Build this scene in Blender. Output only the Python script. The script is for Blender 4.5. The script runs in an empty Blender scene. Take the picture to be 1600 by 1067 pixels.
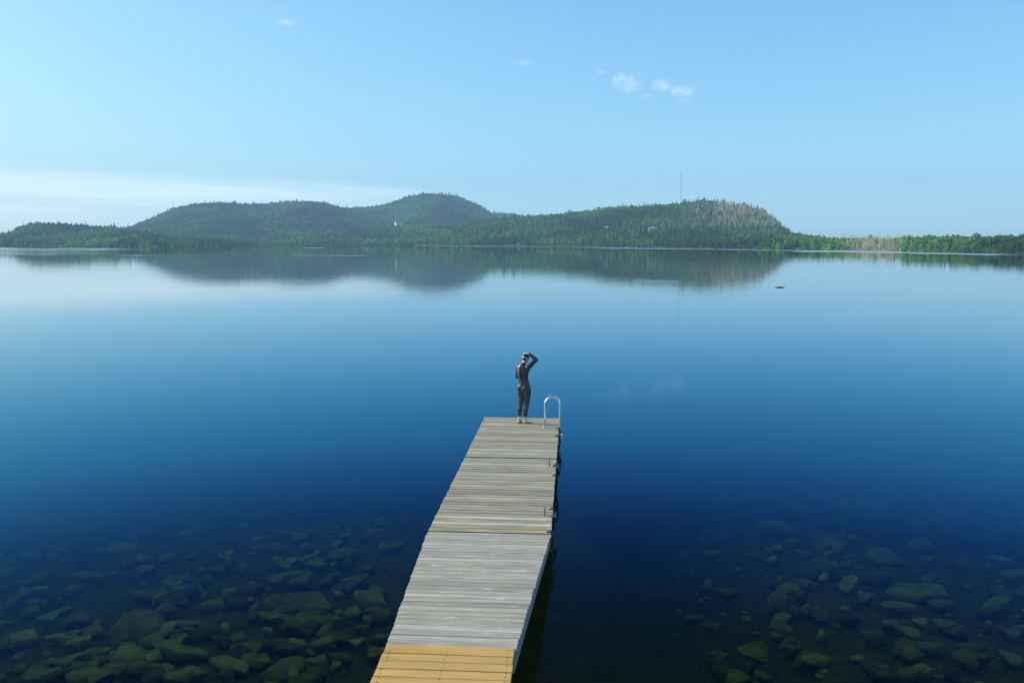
import bpy, bmesh, math, random
import numpy as np
from mathutils import Vector, Matrix, noise as mnoise
R = math.radians
sc = bpy.context.scene
C = bpy.context.collection

# ------------------------------------------------------------ camera
FPX, HOR, CAMH = 1280.0, 376.0, 4.95          # focal length / horizon row in photo pixels, eye height over the lake
PITCH = math.atan((533.5 - HOR) / FPX)
cam = bpy.data.cameras.new('camera'); camo = bpy.data.objects.new('camera', cam); C.objects.link(camo)
cam.sensor_width = 36; cam.lens = FPX / 1600 * 36
cam.clip_start = 0.1; cam.clip_end = 30000
camo.location = (0, 0, CAMH); camo.rotation_euler = (R(90) - PITCH, 0, 0)
sc.camera = camo

# ------------------------------------------------------------ world, sun, exposure
SUN_AZ, SUN_EL = R(-77), R(27)                # azimuth from +Y towards +X
world = bpy.data.worlds.new('World'); sc.world = world; world.use_nodes = True
wt = world.node_tree; wt.nodes.clear()
wo = wt.nodes.new('ShaderNodeOutputWorld'); bg = wt.nodes.new('ShaderNodeBackground')
sky = wt.nodes.new('ShaderNodeTexSky'); sky.sky_type = 'NISHITA'; sky.sun_disc = False
sky.sun_elevation = SUN_EL; sky.sun_rotation = SUN_AZ
sky.altitude = 0; sky.air_density = 0.6; sky.dust_density = 0.8; sky.ozone_density = 3.0
bg.inputs['Strength'].default_value = 0.15
# the camera's highlight roll-off, so that the bright horizon does not clip: y = A x / (1 + B x), per channel
def vm(op, a, b):
    n = wt.nodes.new('ShaderNodeVectorMath'); n.operation = op
    for i, x in enumerate((a, b)):
        if isinstance(x, tuple): n.inputs[i].default_value = x
        else: wt.links.new(x, n.inputs[i])
    return n.outputs[0]
num = vm('MULTIPLY', sky.outputs[0], (.86, 1.44, 2.25)); den = vm('ADD', vm('MULTIPLY', sky.outputs[0], (.32 * .3, .66 * .3, 1.4 * .3)), (1.0, 1.0, 1.0))
wt.links.new(vm('DIVIDE', num, den), bg.inputs[0]); wt.links.new(bg.outputs[0], wo.inputs[0])
sl = bpy.data.lights.new('sun', 'SUN'); slo = bpy.data.objects.new('sun', sl); C.objects.link(slo)
sl.energy = 3.0; sl.angle = R(0.5); sl.color = (1.0, 0.91, 0.76)
sdir = Vector((math.sin(SUN_AZ) * math.cos(SUN_EL), math.cos(SUN_AZ) * math.cos(SUN_EL), math.sin(SUN_EL)))
slo.rotation_euler = sdir.to_track_quat('Z', 'Y').to_euler(); slo.location = sdir * 30
sc.view_settings.view_transform = 'Standard'; sc.view_settings.look = 'None'
sc.view_settings.exposure = 1.0; sc.view_settings.gamma = 1
sc.view_settings.use_curve_mapping = False
try:
    sc.cycles.transparent_max_bounces = 24; sc.cycles.max_bounces = 8
except Exception: pass

# ------------------------------------------------------------ helpers
def ray(u, v):
    x = (u - 800) / FPX; y = -(v - 533.5) / FPX
    return Vector((x, math.cos(PITCH) + y * math.sin(PITCH), -math.sin(PITCH) + y * math.cos(PITCH)))
def at(u, v, z=0.0):                            # photo pixel -> point on the level plane z
    r = ray(u, v); t = (z - CAMH) / r.z; return Vector((r.x * t, r.y * t, z))
def az_of(u): return math.atan2((u - 800) / FPX * math.cos(0), 1.0)   # at the horizon row, good enough for far land
def tag(o, label=None, cat=None, group=None, kind=None):
    if label: o['label'] = label
    if cat: o['category'] = cat
    if group: o['group'] = group
    if kind: o['kind'] = kind
    return o
def link(name, me, mat=None, parent=None, smooth=False):
    o = bpy.data.objects.new(name, me); C.objects.link(o)
    if mat: me.materials.append(mat)
    if parent: o.parent = parent
    if smooth: me.polygons.foreach_set('use_smooth', [True] * len(me.polygons))
    return o
def empty(name, loc=(0, 0, 0), rz=0):
    o = bpy.data.objects.new(name, None); C.objects.link(o); o.location = loc; o.rotation_euler = (0, 0, rz)
    o.empty_display_size = 0.1
    return o
def mesh_np(name, V, F, nv=None):               # fast mesh from arrays; F = (n,k) faces
    me = bpy.data.meshes.new(name)
    V = np.asarray(V, dtype=np.float32); F = np.asarray(F, dtype=np.int32); k = F.shape[1]
    me.vertices.add(len(V)); me.vertices.foreach_set('co', V.ravel())
    me.loops.add(F.size); me.loops.foreach_set('vertex_index', F.ravel())
    me.polygons.add(len(F)); me.polygons.foreach_set('loop_start', np.arange(0, F.size, k, dtype=np.int32))
    me.polygons.foreach_set('loop_total', np.full(len(F), k, dtype=np.int32))
    me.update(calc_edges=True); me.validate(); return me
class MB:                                       # mesh builder: several shapes into ONE mesh of one part
    def __init__(s): s.v = []; s.f = []
    def add(s, V, F):
        b = len(s.v); s.v += [tuple(p) for p in V]; s.f += [tuple(i + b for i in f) for f in F]
    def box(s, c, size, rz=0, M=None, bev=0):
        hx, hy, hz = [a / 2 for a in size]
        if bev:
            b = bev
            V = []
            for z, k in ((-hz, b), (-hz + b, 0), (hz - b, 0), (hz, b)):
                V += [(-hx + k, -hy + k, z), (hx - k, -hy + k, z), (hx - k, hy - k, z), (-hx + k, hy - k, z)]
            F = [(3, 2, 1, 0), (12, 13, 14, 15)]
            for l in range(3):
                for i in range(4):
                    j = (i + 1) % 4; F.append((l * 4 + i, l * 4 + j, l * 4 + 4 + j, l * 4 + 4 + i))
        else:
            V = [(-hx, -hy, -hz), (hx, -hy, -hz), (hx, hy, -hz), (-hx, hy, -hz), (-hx, -hy, hz), (hx, -hy, hz), (hx, hy, hz), (-hx, hy, hz)]
            F = [(3, 2, 1, 0), (4, 5, 6, 7), (0, 1, 5, 4), (1, 2, 6, 5), (2, 3, 7, 6), (3, 0, 4, 7)]
        m = M if M else Matrix.Rotation(rz, 4, 'Z')
        s.add([(m @ Vector(p)) + Vector(c) for p in V], F)
    def tube(s, pts, r, n=8, side=None, caps=True):
        # r: radius, list of radii or list of (r_side, r_other); side: fixed lateral vector for ellipses
        pts = [Vector(p) for p in pts]; m = len(pts)
        rr = r if isinstance(r, (list, tuple)) else [r] * m
        V = []; prev = None
        for i, p in enumerate(pts):
            t = (pts[min(i + 1, m - 1)] - pts[max(i - 1, 0)]).normalized()
            if side is not None: a = Vector(side)
            elif prev is not None: a = prev
            else: a = Vector((0, 0, 1)) if abs(t.z) < .9 else Vector((1, 0, 0))
            a = (a - t * a.dot(t)).normalized(); b = t.cross(a); prev = a
            q = rr[i]; ra, rb = q if isinstance(q, (tuple, list)) else (q, q)
            for k in range(n):
                w = 2 * math.pi * k / n; V.append(p + a * ra * math.cos(w) + b * rb * math.sin(w))
        F = []
        for i in range(m - 1):
            for k in range(n):
                j = (k + 1) % n; F.append((i * n + k, i * n + j, i * n + n + j, i * n + n + k))
        if caps: F += [tuple(range(n - 1, -1, -1)), tuple((m - 1) * n + k for k in range(n))]
        s.add(V, F)
    def ball(s, c, rad, M=None, n=14, h=9):
        rad = rad if isinstance(rad, (tuple, list)) else (rad,) * 3
        V = []; m = M if M else Matrix.Identity(4)
        for i in range(1, h):
            t = math.pi * i / h
            for k in range(n):
                w = 2 * math.pi * k / n
                V.append((rad[0] * math.sin(t) * math.cos(w), rad[1] * math.sin(t) * math.sin(w), rad[2] * math.cos(t)))
        V += [(0, 0, rad[2]), (0, 0, -rad[2])]; a = len(V) - 2; F = []
        for i in range(h - 2):
            for k in range(n):
                j = (k + 1) % n; F.append((i * n + k, i * n + n + k, i * n + n + j, i * n + j))
        for k in range(n):
            j = (k + 1) % n; F.append((a, k, j)); F.append((a + 1, (h - 2) * n + j, (h - 2) * n + k))
        s.add([(m @ Vector(p)) + Vector(c) for p in V], F)
    def build(s, name, mat=None, parent=None, smooth=False):
        me = bpy.data.meshes.new(name); me.from_pydata(s.v, [], s.f); me.update()
        return link(name, me, mat, parent, smooth)

# ------------------------------------------------------------ materials
def newmat(name):
    m = bpy.data.materials.new(name); m.use_nodes = True; nt = m.node_tree; nt.nodes.clear()
    out = nt.nodes.new('ShaderNodeOutputMaterial'); return m, nt, out
def N(nt, t, **kw):
    n = nt.nodes.new(t)
    for k, v in kw.items():
        if k in n.inputs.keys() if isinstance(k, str) else False: n.inputs[k].default_value = v
        else: setattr(n, k, v)
    return n
def L(nt, a, b): nt.links.new(a, b)
def math_n(nt, op, a, b=None, c=None, clamp=False):
    n = nt.nodes.new('ShaderNodeMath'); n.operation = op; n.use_clamp = clamp
    for i, x in enumerate((a, b, c)):
        if x is None: continue
        if isinstance(x, (int, float)): n.inputs[i].default_value = x
        else: nt.links.new(x, n.inputs[i])
    return n.outputs[0]
def mixc(nt, fac, a, b, mode='MIX'):
    n = nt.nodes.new('ShaderNodeMix'); n.data_type = 'RGBA'; n.blend_type = mode
    for s, x in ((n.inputs[0], fac), (n.inputs[6], a), (n.inputs[7], b)):
        if isinstance(x, (int, float)): s.default_value = x
        elif isinstance(x, tuple): s.default_value = (*x, 1) if len(x) == 3 else x
        else: nt.links.new(x, s)
    return n.outputs[2]
def ramp(nt, fac, stops):
    n = nt.nodes.new('ShaderNodeValToRGB'); nt.links.new(fac, n.inputs[0]); e = n.color_ramp.elements
    while len(e) < len(stops): e.new(0.5)
    for i, (p, c) in enumerate(stops):
        e[i].position = p; e[i].color = (c, c, c, 1) if isinstance(c, (int, float)) else (*c, 1)
    return n.outputs[0]
def noise_n(nt, vec, scale, detail=3, rough=.55):
    n = nt.nodes.new('ShaderNodeTexNoise'); n.inputs['Scale'].default_value = scale
    n.inputs['Detail'].default_value = detail; n.inputs['Roughness'].default_value = rough
    if vec: nt.links.new(vec, n.inputs['Vector'])
    return n.outputs[0]
def mapping(nt, vec, scale=(1, 1, 1), rot=(0, 0, 0)):
    n = nt.nodes.new('ShaderNodeMapping'); nt.links.new(vec, n.inputs[0])
    n.inputs['Scale'].default_value = scale; n.inputs['Rotation'].default_value = rot; return n.outputs[0]
def simple(name, col, rough=.6, metal=0.0, var=.25, scale=6, bump=0.0, spec=.5):
    m, nt, out = newmat(name); p = nt.nodes.new('ShaderNodeBsdfPrincipled'); tc = nt.nodes.new('ShaderNodeTexCoord')
    f = noise_n(nt, tc.outputs['Object'], scale, 4)
    c = mixc(nt, f, tuple(x * (1 - var) for x in col), tuple(min(1, x * (1 + var)) for x in col))
    L(nt, c, p.inputs['Base Color']); p.inputs['Roughness'].default_value = rough; p.inputs['Metallic'].default_value = metal
    p.inputs['Specular IOR Level'].default_value = spec
    if bump:
        b = nt.nodes.new('ShaderNodeBump'); b.inputs['Strength'].default_value = bump; b.inputs['Distance'].default_value = .01
        L(nt, f, b.inputs['Height']); L(nt, b.outputs[0], p.inputs['Normal'])
    L(nt, p.outputs[0], out.inputs[0]); return m

def wood_mat(name, cols, knots, scuff=0.0, grain=.25, yellow=None):
    # weathered planks: the long side is local X; every plank is its own island and gets its own tone
    m, nt, out = newmat(name); p = nt.nodes.new('ShaderNodeBsdfPrincipled')
    tc = nt.nodes.new('ShaderNodeTexCoord'); geo = nt.nodes.new('ShaderNodeNewGeometry')
    rnd = geo.outputs['Random Per Island']
    off = nt.nodes.new('ShaderNodeCombineXYZ'); L(nt, math_n(nt, 'MULTIPLY', rnd, 37.0), off.inputs[0]); L(nt, math_n(nt, 'MULTIPLY', rnd, 11.0), off.inputs[2])
    va = nt.nodes.new('ShaderNodeVectorMath'); va.operation = 'ADD'; L(nt, tc.outputs['Object'], va.inputs[0]); L(nt, off.outputs[0], va.inputs[1])
    v = va.outputs[0]
    g1 = noise_n(nt, mapping(nt, v, (1.6, 38, 38)), 1.0, 5, .6)
    g2 = noise_n(nt, mapping(nt, v, (1.1, 5, 5)), 1.3, 4, .6)
    base = ramp(nt, rnd, [(0.0, cols[0]), (.35, cols[1]), (.7, cols[2]), (1.0, cols[3])])
    c = mixc(nt, 1.0, base, ramp(nt, g1, [(.25, 1 - grain * 2.0), (.5, 1.0), (.8, 1 + grain * 1.1)]), 'MULTIPLY')
    c = mixc(nt, 1.0, c, ramp(nt, g2, [(.3, .78), (.6, 1.08)]), 'MULTIPLY')
    kn = nt.nodes.new('ShaderNodeTexVoronoi'); kn.inputs['Scale'].default_value = 1.0
    L(nt, mapping(nt, v, (2.2, 6.5, 1)), kn.inputs['Vector'])
    kf = ramp(nt, kn.outputs['Distance'], [(.03, 1.0), (.10, 0.0)])
    c = mixc(nt, math_n(nt, 'MULTIPLY', kf, .75), c, knots)
    if scuff:
        s1 = noise_n(nt, mapping(nt, tc.outputs['Object'], (3.4, 17, 1), (0, 0, R(14))), 1.0, 3, .5)
        s2 = noise_n(nt, mapping(nt, v, (22, 60, 1)), 1.0, 2, .5)
        sf = math_n(nt, 'MULTIPLY', ramp(nt, s1, [(.62, 0.0), (.70, 1.0)]), ramp(nt, s2, [(.35, .2), (.6, 1.0)]))
        c = mixc(nt, math_n(nt, 'MULTIPLY', sf, scuff), c, (.72, .70, .66))
    # end grain and worn edges a little darker and stained
    big = noise_n(nt, tc.outputs['Object'], 1.1, 3)
    c = mixc(nt, ramp(nt, big, [(.45, 0.0), (.75, .35)]), c, yellow or (.30, .27, .17))
    L(nt, c, p.inputs['Base Color']); p.inputs['Roughness'].default_value = .72
    p.inputs['Specular IOR Level'].default_value = .3
    b = nt.nodes.new('ShaderNodeBump'); b.inputs['Strength'].default_value = .5; b.inputs['Distance'].default_value = .003
    L(nt, g1, b.inputs['Height']); L(nt, b.outputs[0], p.inputs['Normal'])
    L(nt, p.outputs[0], out.inputs[0]); return m
M_grey = wood_mat('weathered_planks', [(.28, .24, .16), (.38, .33, .225), (.345, .30, .205), (.50, .44, .32)], (.17, .15, .09), .35)
M_ramp = wood_mat('ramp_planks', [(.31, .272, .205), (.40, .355, .27), (.35, .312, .24), (.47, .425, .34)], (.22, .20, .17), .8, .16, (.34, .32, .27))
M_new = wood_mat('new_pine', [(.50, .285, .075), (.56, .33, .095), (.53, .31, .09), (.60, .36, .11)], (.28, .15, .05), 0, .10, (.50, .32, .11))
M_aged = wood_mat('aged_pine', [(.42, .33, .16), (.44, .35, .17), (.42, .33, .16), (.44, .35, .17)], (.2, .15, .08), .2)
M_side = simple('grey_stringer_wood', (.20, .20, .20), .8, var=.3, scale=5)
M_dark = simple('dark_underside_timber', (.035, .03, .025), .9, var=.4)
M_alu = simple('brushed_aluminium', (.72, .73, .74), .32, 1.0, var=.06, scale=20)
M_black = simple('black_rubber', (.012, .012, .012), .6, var=.3)
M_iron = simple('galvanised_iron', (.16, .16, .16), .5, .8, var=.4, scale=30)
M_white = simple('white_paint', (.78, .77, .73), .5, var=.06)
M_roof = simple('grey_shingle_roof', (.18, .19, .22), .8, var=.2, scale=1)
M_roofp = simple('pale_metal_roof', (.30, .31, .32), .5, var=.1, scale=1)
M_glass = simple('dark_window_glass', (.03, .04, .05), .1, var=.1)
M_log = simple('wet_log_bark', (.05, .04, .03), .7, var=.4)
M_mast = simple('mast_steel', (.28, .25, .26), .6, .2, var=.2)
M_skin = simple('skin', (.58, .37, .29), .5, var=.08, scale=12)
M_suit = simple('neoprene', (.030, .034, .030), .42, var=.15, scale=9, bump=.15)
M_cap = simple('black_swim_cap', (.015, .015, .017), .3, var=.1)
M_strap = simple('silver_strap', (.50, .52, .54), .4, var=.05)
M_bark = simple('bark', (.09, .07, .055), .9, var=.4)
M_deadwood = simple('bare_grey_wood', (.42, .385, .235), .85, var=.3, scale=2)
M_mud = simple('pale_shore_rock', (.42, .37, .31), .9, var=.3, scale=.5)

def foliage(name, a, b):
    m, nt, out = newmat(name); p = nt.nodes.new('ShaderNodeBsdfPrincipled')
    oi = nt.nodes.new('ShaderNodeObjectInfo'); geo = nt.nodes.new('ShaderNodeNewGeometry')
    c = mixc(nt, oi.outputs['Random'], a, b)
    n = noise_n(nt, geo.outputs['Position'], .6, 3)
    c = mixc(nt, 1.0, c, ramp(nt, n, [(.3, .6), (.7, 1.45)]), 'MULTIPLY')
    big = noise_n(nt, geo.outputs['Position'], .012, 3)
    c = mixc(nt, 1.0, c, ramp(nt, big, [(.40, .55), (.60, 1.55)]), 'MULTIPLY')  # broad bright and dark patches in the colour imitate sunlit and shaded woods
    L(nt, c, p.inputs['Base Color']); p.inputs['Roughness'].default_value = .7; p.inputs['Specular IOR Level'].default_value = .2
    tr = nt.nodes.new('ShaderNodeBsdfTranslucent'); L(nt, c, tr.inputs[0])
    mx = nt.nodes.new('ShaderNodeMixShader'); mx.inputs[0].default_value = .25
    L(nt, p.outputs[0], mx.inputs[1]); L(nt, tr.outputs[0], mx.inputs[2]); L(nt, mx.outputs[0], out.inputs[0]); return m
M_conif = foliage('conifer_needles', (.034, .112, .032), (.068, .180, .040))
M_leaf = foliage('broad_leaves', (.090, .215, .040), (.140, .280, .055))

# ground: lake bed, shore and forest floor in one sheet
def ground_mat():
    m, nt, out = newmat('ground'); p = nt.nodes.new('ShaderNodeBsdfPrincipled')
    geo = nt.nodes.new('ShaderNodeNewGeometry'); sx = nt.nodes.new('ShaderNodeSeparateXYZ'); L(nt, geo.outputs['Position'], sx.inputs[0])
    n1 = noise_n(nt, geo.outputs['Position'], 3.0, 6, .6); n2 = noise_n(nt, geo.outputs['Position'], .05, 4)
    bed = mixc(nt, n1, (.012, .012, .004), (.20, .155, .05))
    land = mixc(nt, n2, (.03, .05, .02), (.07, .07, .03))
    at_ = nt.nodes.new('ShaderNodeAttribute'); at_.attribute_name = 'bare'
    dry = mixc(nt, noise_n(nt, geo.outputs['Position'], .08, 4), (.08, .08, .04), (.19, .17, .08))
    land = mixc(nt, at_.outputs['Fac'], land, dry)
    c = mixc(nt, math_n(nt, 'GREATER_THAN', sx.outputs[2], 0.0), bed, land)
    L(nt, c, p.inputs['Base Color']); p.inputs['Roughness'].default_value = .95; p.inputs['Specular IOR Level'].default_value = .1
    L(nt, p.outputs[0], out.inputs[0]); return m
M_ground = ground_mat()
def rock_mat():
    m, nt, out = newmat('algae_covered_rock'); p = nt.nodes.new('ShaderNodeBsdfPrincipled')
    geo = nt.nodes.new('ShaderNodeNewGeometry'); oi = nt.nodes.new('ShaderNodeObjectInfo')
    n1 = noise_n(nt, geo.outputs['Position'], 4.0, 6, .65)
    n1b = noise_n(nt, geo.outputs['Position'], 1.1, 3)
    n1 = math_n(nt, 'ADD', math_n(nt, 'MULTIPLY', math_n(nt, 'SUBTRACT', n1, .5), 1.5), math_n(nt, 'MULTIPLY', n1b, 1.0), clamp=True)
    c = mixc(nt, n1, (.10, .08, .022), (.62, .45, .10))
    c = mixc(nt, 1.0, c, ramp(nt, oi.outputs['Random'], [(0, .35), (1, 1.1)]), 'MULTIPLY')
    L(nt, c, p.inputs['Base Color']); p.inputs['Roughness'].default_value = .95; p.inputs['Specular IOR Level'].default_value = .1
    b = nt.nodes.new('ShaderNodeBump'); b.inputs['Strength'].default_value = .6; b.inputs['Distance'].default_value = .04
    L(nt, n1, b.inputs['Height']); L(nt, b.outputs[0], p.inputs['Normal'])
    L(nt, p.outputs[0], out.inputs[0]); return m
M_rock = rock_mat()
ABSORB_COL, ABSORB_DEN = (.62, .78, .12), 0.34
def water_mat():
    m, nt, out = newmat('lake_water')
    geo = nt.nodes.new('ShaderNodeNewGeometry'); at_ = nt.nodes.new('ShaderNodeAttribute'); at_.attribute_name = 'ripple'
    rip = at_.outputs['Fac']
    w1 = noise_n(nt, mapping(nt, geo.outputs['Position'], (1, 1.6, 1), (0, 0, R(20))), 1.1, 3, .5)
    w2 = noise_n(nt, mapping(nt, geo.outputs['Position'], (1, 1.3, 1), (0, 0, R(-30))), 7.0, 2, .5)
    pt = ramp(nt, noise_n(nt, mapping(nt, geo.outputs['Position'], (.06, .16, 1), (0, 0, R(12))), 1.0, 4, .6), [(.38, .6), (.62, 1.3)])
    w2 = math_n(nt, 'MULTIPLY', w2, pt)
    h = math_n(nt, 'ADD', math_n(nt, 'MULTIPLY', w1, .0019), math_n(nt, 'MULTIPLY', w2, .0009))
    b = nt.nodes.new('ShaderNodeBump'); b.inputs['Strength'].default_value = 1.0; b.inputs['Distance'].default_value = 1.0
    L(nt, h, b.inputs['Height'])
    gl = nt.nodes.new('ShaderNodeBsdfGlossy');  L(nt, b.outputs[0], gl.inputs['Normal'])
    L(nt, math_n(nt, 'ADD', math_n(nt, 'MULTIPLY', rip, .20), .004), gl.inputs['Roughness'])
    tr = nt.nodes.new('ShaderNodeBsdfTransparent')
    fr = nt.nodes.new('ShaderNodeFresnel'); fr.inputs[0].default_value = 1.33; L(nt, b.outputs[0], fr.inputs[1])
    mx = nt.nodes.new('ShaderNodeMixShader'); L(nt, ramp(nt, fr.outputs[0], [(0.0, 0.0), (.055, .007), (.085, .022), (.14, .095), (.23, .29), (.38, .49), (.60, .74), (1.0, 1.0)]), mx.inputs[0]); L(nt, ramp(nt, fr.outputs[0], [(.12, (.12, .42, 1.0)), (.25, (.20, .66, 1.0)), (.45, (.53, .82, 1.0)), (.70, (.95, .98, .98))]), gl.inputs['Color']); L(nt, tr.outputs[0], mx.inputs[1]); L(nt, gl.outputs[0], mx.inputs[2])  # hand-graded reflectance; blue reflection of higher sky is tinted into the gloss colour
    L(nt, mx.outputs[0], out.inputs[0])
    va = nt.nodes.new('ShaderNodeVolumeAbsorption'); va.inputs[0].default_value = (*ABSORB_COL, 1); va.inputs[1].default_value = ABSORB_DEN
    L(nt, va.outputs[0], out.inputs['Volume']); return m
M_water = water_mat()

# ------------------------------------------------------------ land shape (polar grid about the camera's foot)
def interp(tab):
    xs = np.array([t[0] for t in tab], float); ys = np.array([t[1] for t in tab], float)
    return lambda u: np.interp(u, xs, ys)
shore_y = interp([(-2000, 384), (0, 384.6), (150, 385.2), (235, 386.2), (290, 385), (400, 383.4), (650, 383.6), (720, 384.4), (800, 385),
                  (1000, 387), (1150, 388.8), (1300, 390.2), (1400, 392), (1600, 395.6), (3500, 398)])
def shore_d(u): return CAMH * FPX / (shore_y(u) - HOR)
TREE = 5.4
# layers of hills: top outline in photo pixels, distance of the crest, half depth behind and in front
LAY = [
 (interp([(-1500, 366), (-300, 362), (0, 366), (22, 365), (40, 354), (70, 350), (110, 350), (200, 355), (240, 362), (300, 372), (420, 384), (500, 386)]), interp([(-2000, 980), (4000, 980)]), 260),
 (interp([(60, 386), (150, 372), (205, 357), (240, 343), (270, 331), (310, 319), (350, 317), (405, 319), (455, 316), (490, 318), (520, 323), (555, 333), (620, 348), (750, 386)]), interp([(0, 1500), (1600, 1500)]), 500),
 (interp([(380, 386), (470, 348), (520, 332), (550, 328), (600, 321), (640, 312), (665, 307), (690, 306), (710, 308), (735, 315), (752, 323), (768, 334), (800, 338), (870, 350), (1000, 386)]), interp([(0, 1750), (1600, 1750)]), 600),
 (interp([(470, 386), (540, 362), (600, 352), (640, 350), (700, 352), (760, 350), (850, 350), (950, 386)]), interp([(0, 1120), (1600, 1120)]), 220),
 (interp([(620, 386), (740, 345), (800, 338), (850, 336), (905, 332), (940, 324), (965, 320), (1010, 318), (1060, 317), (1090, 312), (1125, 313), (1160, 318), (1190, 326), (1207, 338), (1219, 352), (1232, 362), (1262, 366), (1300, 372), (1400, 380), (1600, 384)]), interp([(0, 1000), (1100, 940), (1250, 860), (1600, 800)]), 330),
 (interp([(900, 386), (1060, 372), (1150, 366), (1230, 366), (1290, 370), (1400, 374), (1480, 371), (1560, 370), (1700, 368), (3500, 366)]), interp([(0, 640), (1200, 560), (1300, 540), (1400, 500), (1600, 460), (3000, 460)]), 160),
]
LAY[5] = (LAY[5][0], LAY[5][1], 110)
def sm(x): x = np.clip(x, 0, 1); return x * x * (3 - 2 * x)
def vnoise(x, y, s, seed=0):
    rs = np.random.RandomState(seed); T = rs.rand(64, 64)
    X = x / s; Y = y / s; xi = np.floor(X).astype(int); yi = np.floor(Y).astype(int); fx = X - xi; fy = Y - yi
    fx = fx * fx * (3 - 2 * fx); fy = fy * fy * (3 - 2 * fy)
    g = lambda a, b: T[a % 64, b % 64]
    return (g(xi, yi) * (1 - fx) + g(xi + 1, yi) * fx) * (1 - fy) + (g(xi, yi + 1) * (1 - fx) + g(xi + 1, yi + 1) * fx) * fy
def bed_depth(x, y, d):
    # deep channel to the right of the dock, boulder shelves on both sides
    base = np.interp(d, [0, 3, 7, 10, 14, 18, 24, 40, 80], [-.6, .35, .8, 1.15, 1.5, 2.0, 3.3, 9, 12])
    ch = np.exp(-((x - (1.6 + .10 * y)) / 1.7) ** 2) * np.interp(d, [3, 8, 30], [0, 1.6, 2.2])
    return base + ch + .25 * (vnoise(x, y, 1.7, 3) - .5) + .5 * (vnoise(x, y, 5, 4) - .5)
def height(u, d):
    u, d = np.broadcast_arrays(np.asarray(u, float), np.asarray(d, float))
    ds = shore_d(u); az = np.arctan((u - 800) / FPX); x = d * np.sin(az); y = d * np.cos(az)
    dd = d                                       # radial distance
    ds = ds / np.cos(az)
    land = np.full(u.shape, 1.2) * sm((dd - ds) / 8) + .8 * sm((dd - ds) / 60)
    for top, dl, hw in LAY:
        D = dl(u) / np.cos(az); H = np.maximum(0, (HOR - top(u)) * dl(u) / FPX + CAMH - TREE)
        w0 = D - ds; t = (dd - ds) / w0
        lo = np.maximum(0, 1 - hw * 1.0 / w0)     # slope starts hw in front of the crest
        front = np.where(hw >= w0, sm(t) * .4 + .6 * np.clip(t, 0, 1), sm((t - lo) / (1 - lo)) * .7 + .3 * np.clip(t, 0, 1))
        back = 1 - .7 * sm((dd - D) / (hw * 1.5))
        k = np.where(dd < D, front, back)
        land = np.maximum(land, H * k)
    nz = (vnoise(x, y, 70, 1) - .5) * 8 + (vnoise(x, y, 25, 2) - .5) * 2
    land = land + nz * sm((dd - ds - 15) / 90) * np.clip(land / 30, .1, 1)
    land = np.maximum(land, .3)
    deep = -bed_depth(x, y, np.minimum(d, 80))
    bed = np.where(dd > ds - 60, deep * np.clip((ds - dd) / 60, 0, 1), deep)
    return np.where(dd > ds, np.minimum(land, .25 + (dd - ds) * .9), np.minimum(bed, np.where(d > 5, -.05, 9)))
def hgt(u, d): return float(height(u, d))
def world_pt(u, d, z): a = math.atan((u - 800) / FPX); return Vector((d * math.sin(a), d * math.cos(a), z))

us = np.concatenate([np.linspace(-2400, -60, 40, endpoint=False), np.linspace(-60, 1660, 700, endpoint=False), np.linspace(1660, 4000, 41)])
dsx = np.concatenate([np.linspace(.5, 6, 8, endpoint=False), np.geomspace(6, 30, 120, endpoint=False), np.geomspace(30, 280, 30, endpoint=False),
                      np.geomspace(280, 2450, 240)])
U, D = np.meshgrid(us, dsx, indexing='ij'); Z = height(U, D); A = np.arctan((U - 800) / FPX)
V = np.stack([D * np.sin(A), D * np.cos(A), Z], -1).reshape(-1, 3); nu, nd = U.shape
ii, jj = np.meshgrid(np.arange(nu - 1), np.arange(nd - 1), indexing='ij'); q = (ii * nd + jj).ravel()
me = mesh_np('ground', V, np.stack([q, q + 1, q + nd + 1, q + nd], -1)[:, ::-1][:, [0, 1, 2, 3]])
def bare_f(u, d):                                # burnt / cleared slope on the right hill and the low bank right of it
    a = sm((u - 1050) / 60) * sm((1235 - u) / 20) * sm((d - 690) / 60) * (.8 + .35 * sm((u - 1090) / 60) * (d > 820))
    b = 1.35 * sm((u - 1298) / 30) * sm((1412 - u) / 16)
    x = d * np.sin((u - 800) / FPX)
    return np.clip(np.maximum(a, b * .8) * np.clip(.25 + 1.6 * vnoise(x, d, 14, 31), 0, 1.1), 0, 1.1)
att = me.attributes.new('bare', 'FLOAT', 'POINT'); att.data.foreach_set('value', bare_f(U, D).ravel().astype(np.float32))
ground = link('ground', me, M_ground, None, True); tag(ground, kind='structure')
if sum(p.normal.z for p in list(me.polygons)[:200]) < 0: me.flip_normals()

def ground_hit(u, v, lift=0.0):                  # where the line of sight through a photo pixel meets the land
    slope = (HOR - v) / FPX * math.cos(math.atan((u - 800) / FPX))
    d = float(shore_d(u)) / math.cos(math.atan((u - 800) / FPX))
    while d < 2300:
        h = hgt(u, d)
        if h > 0 and (h + lift - CAMH) / d >= slope: return d, h
        d += 4
    return d, h

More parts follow.
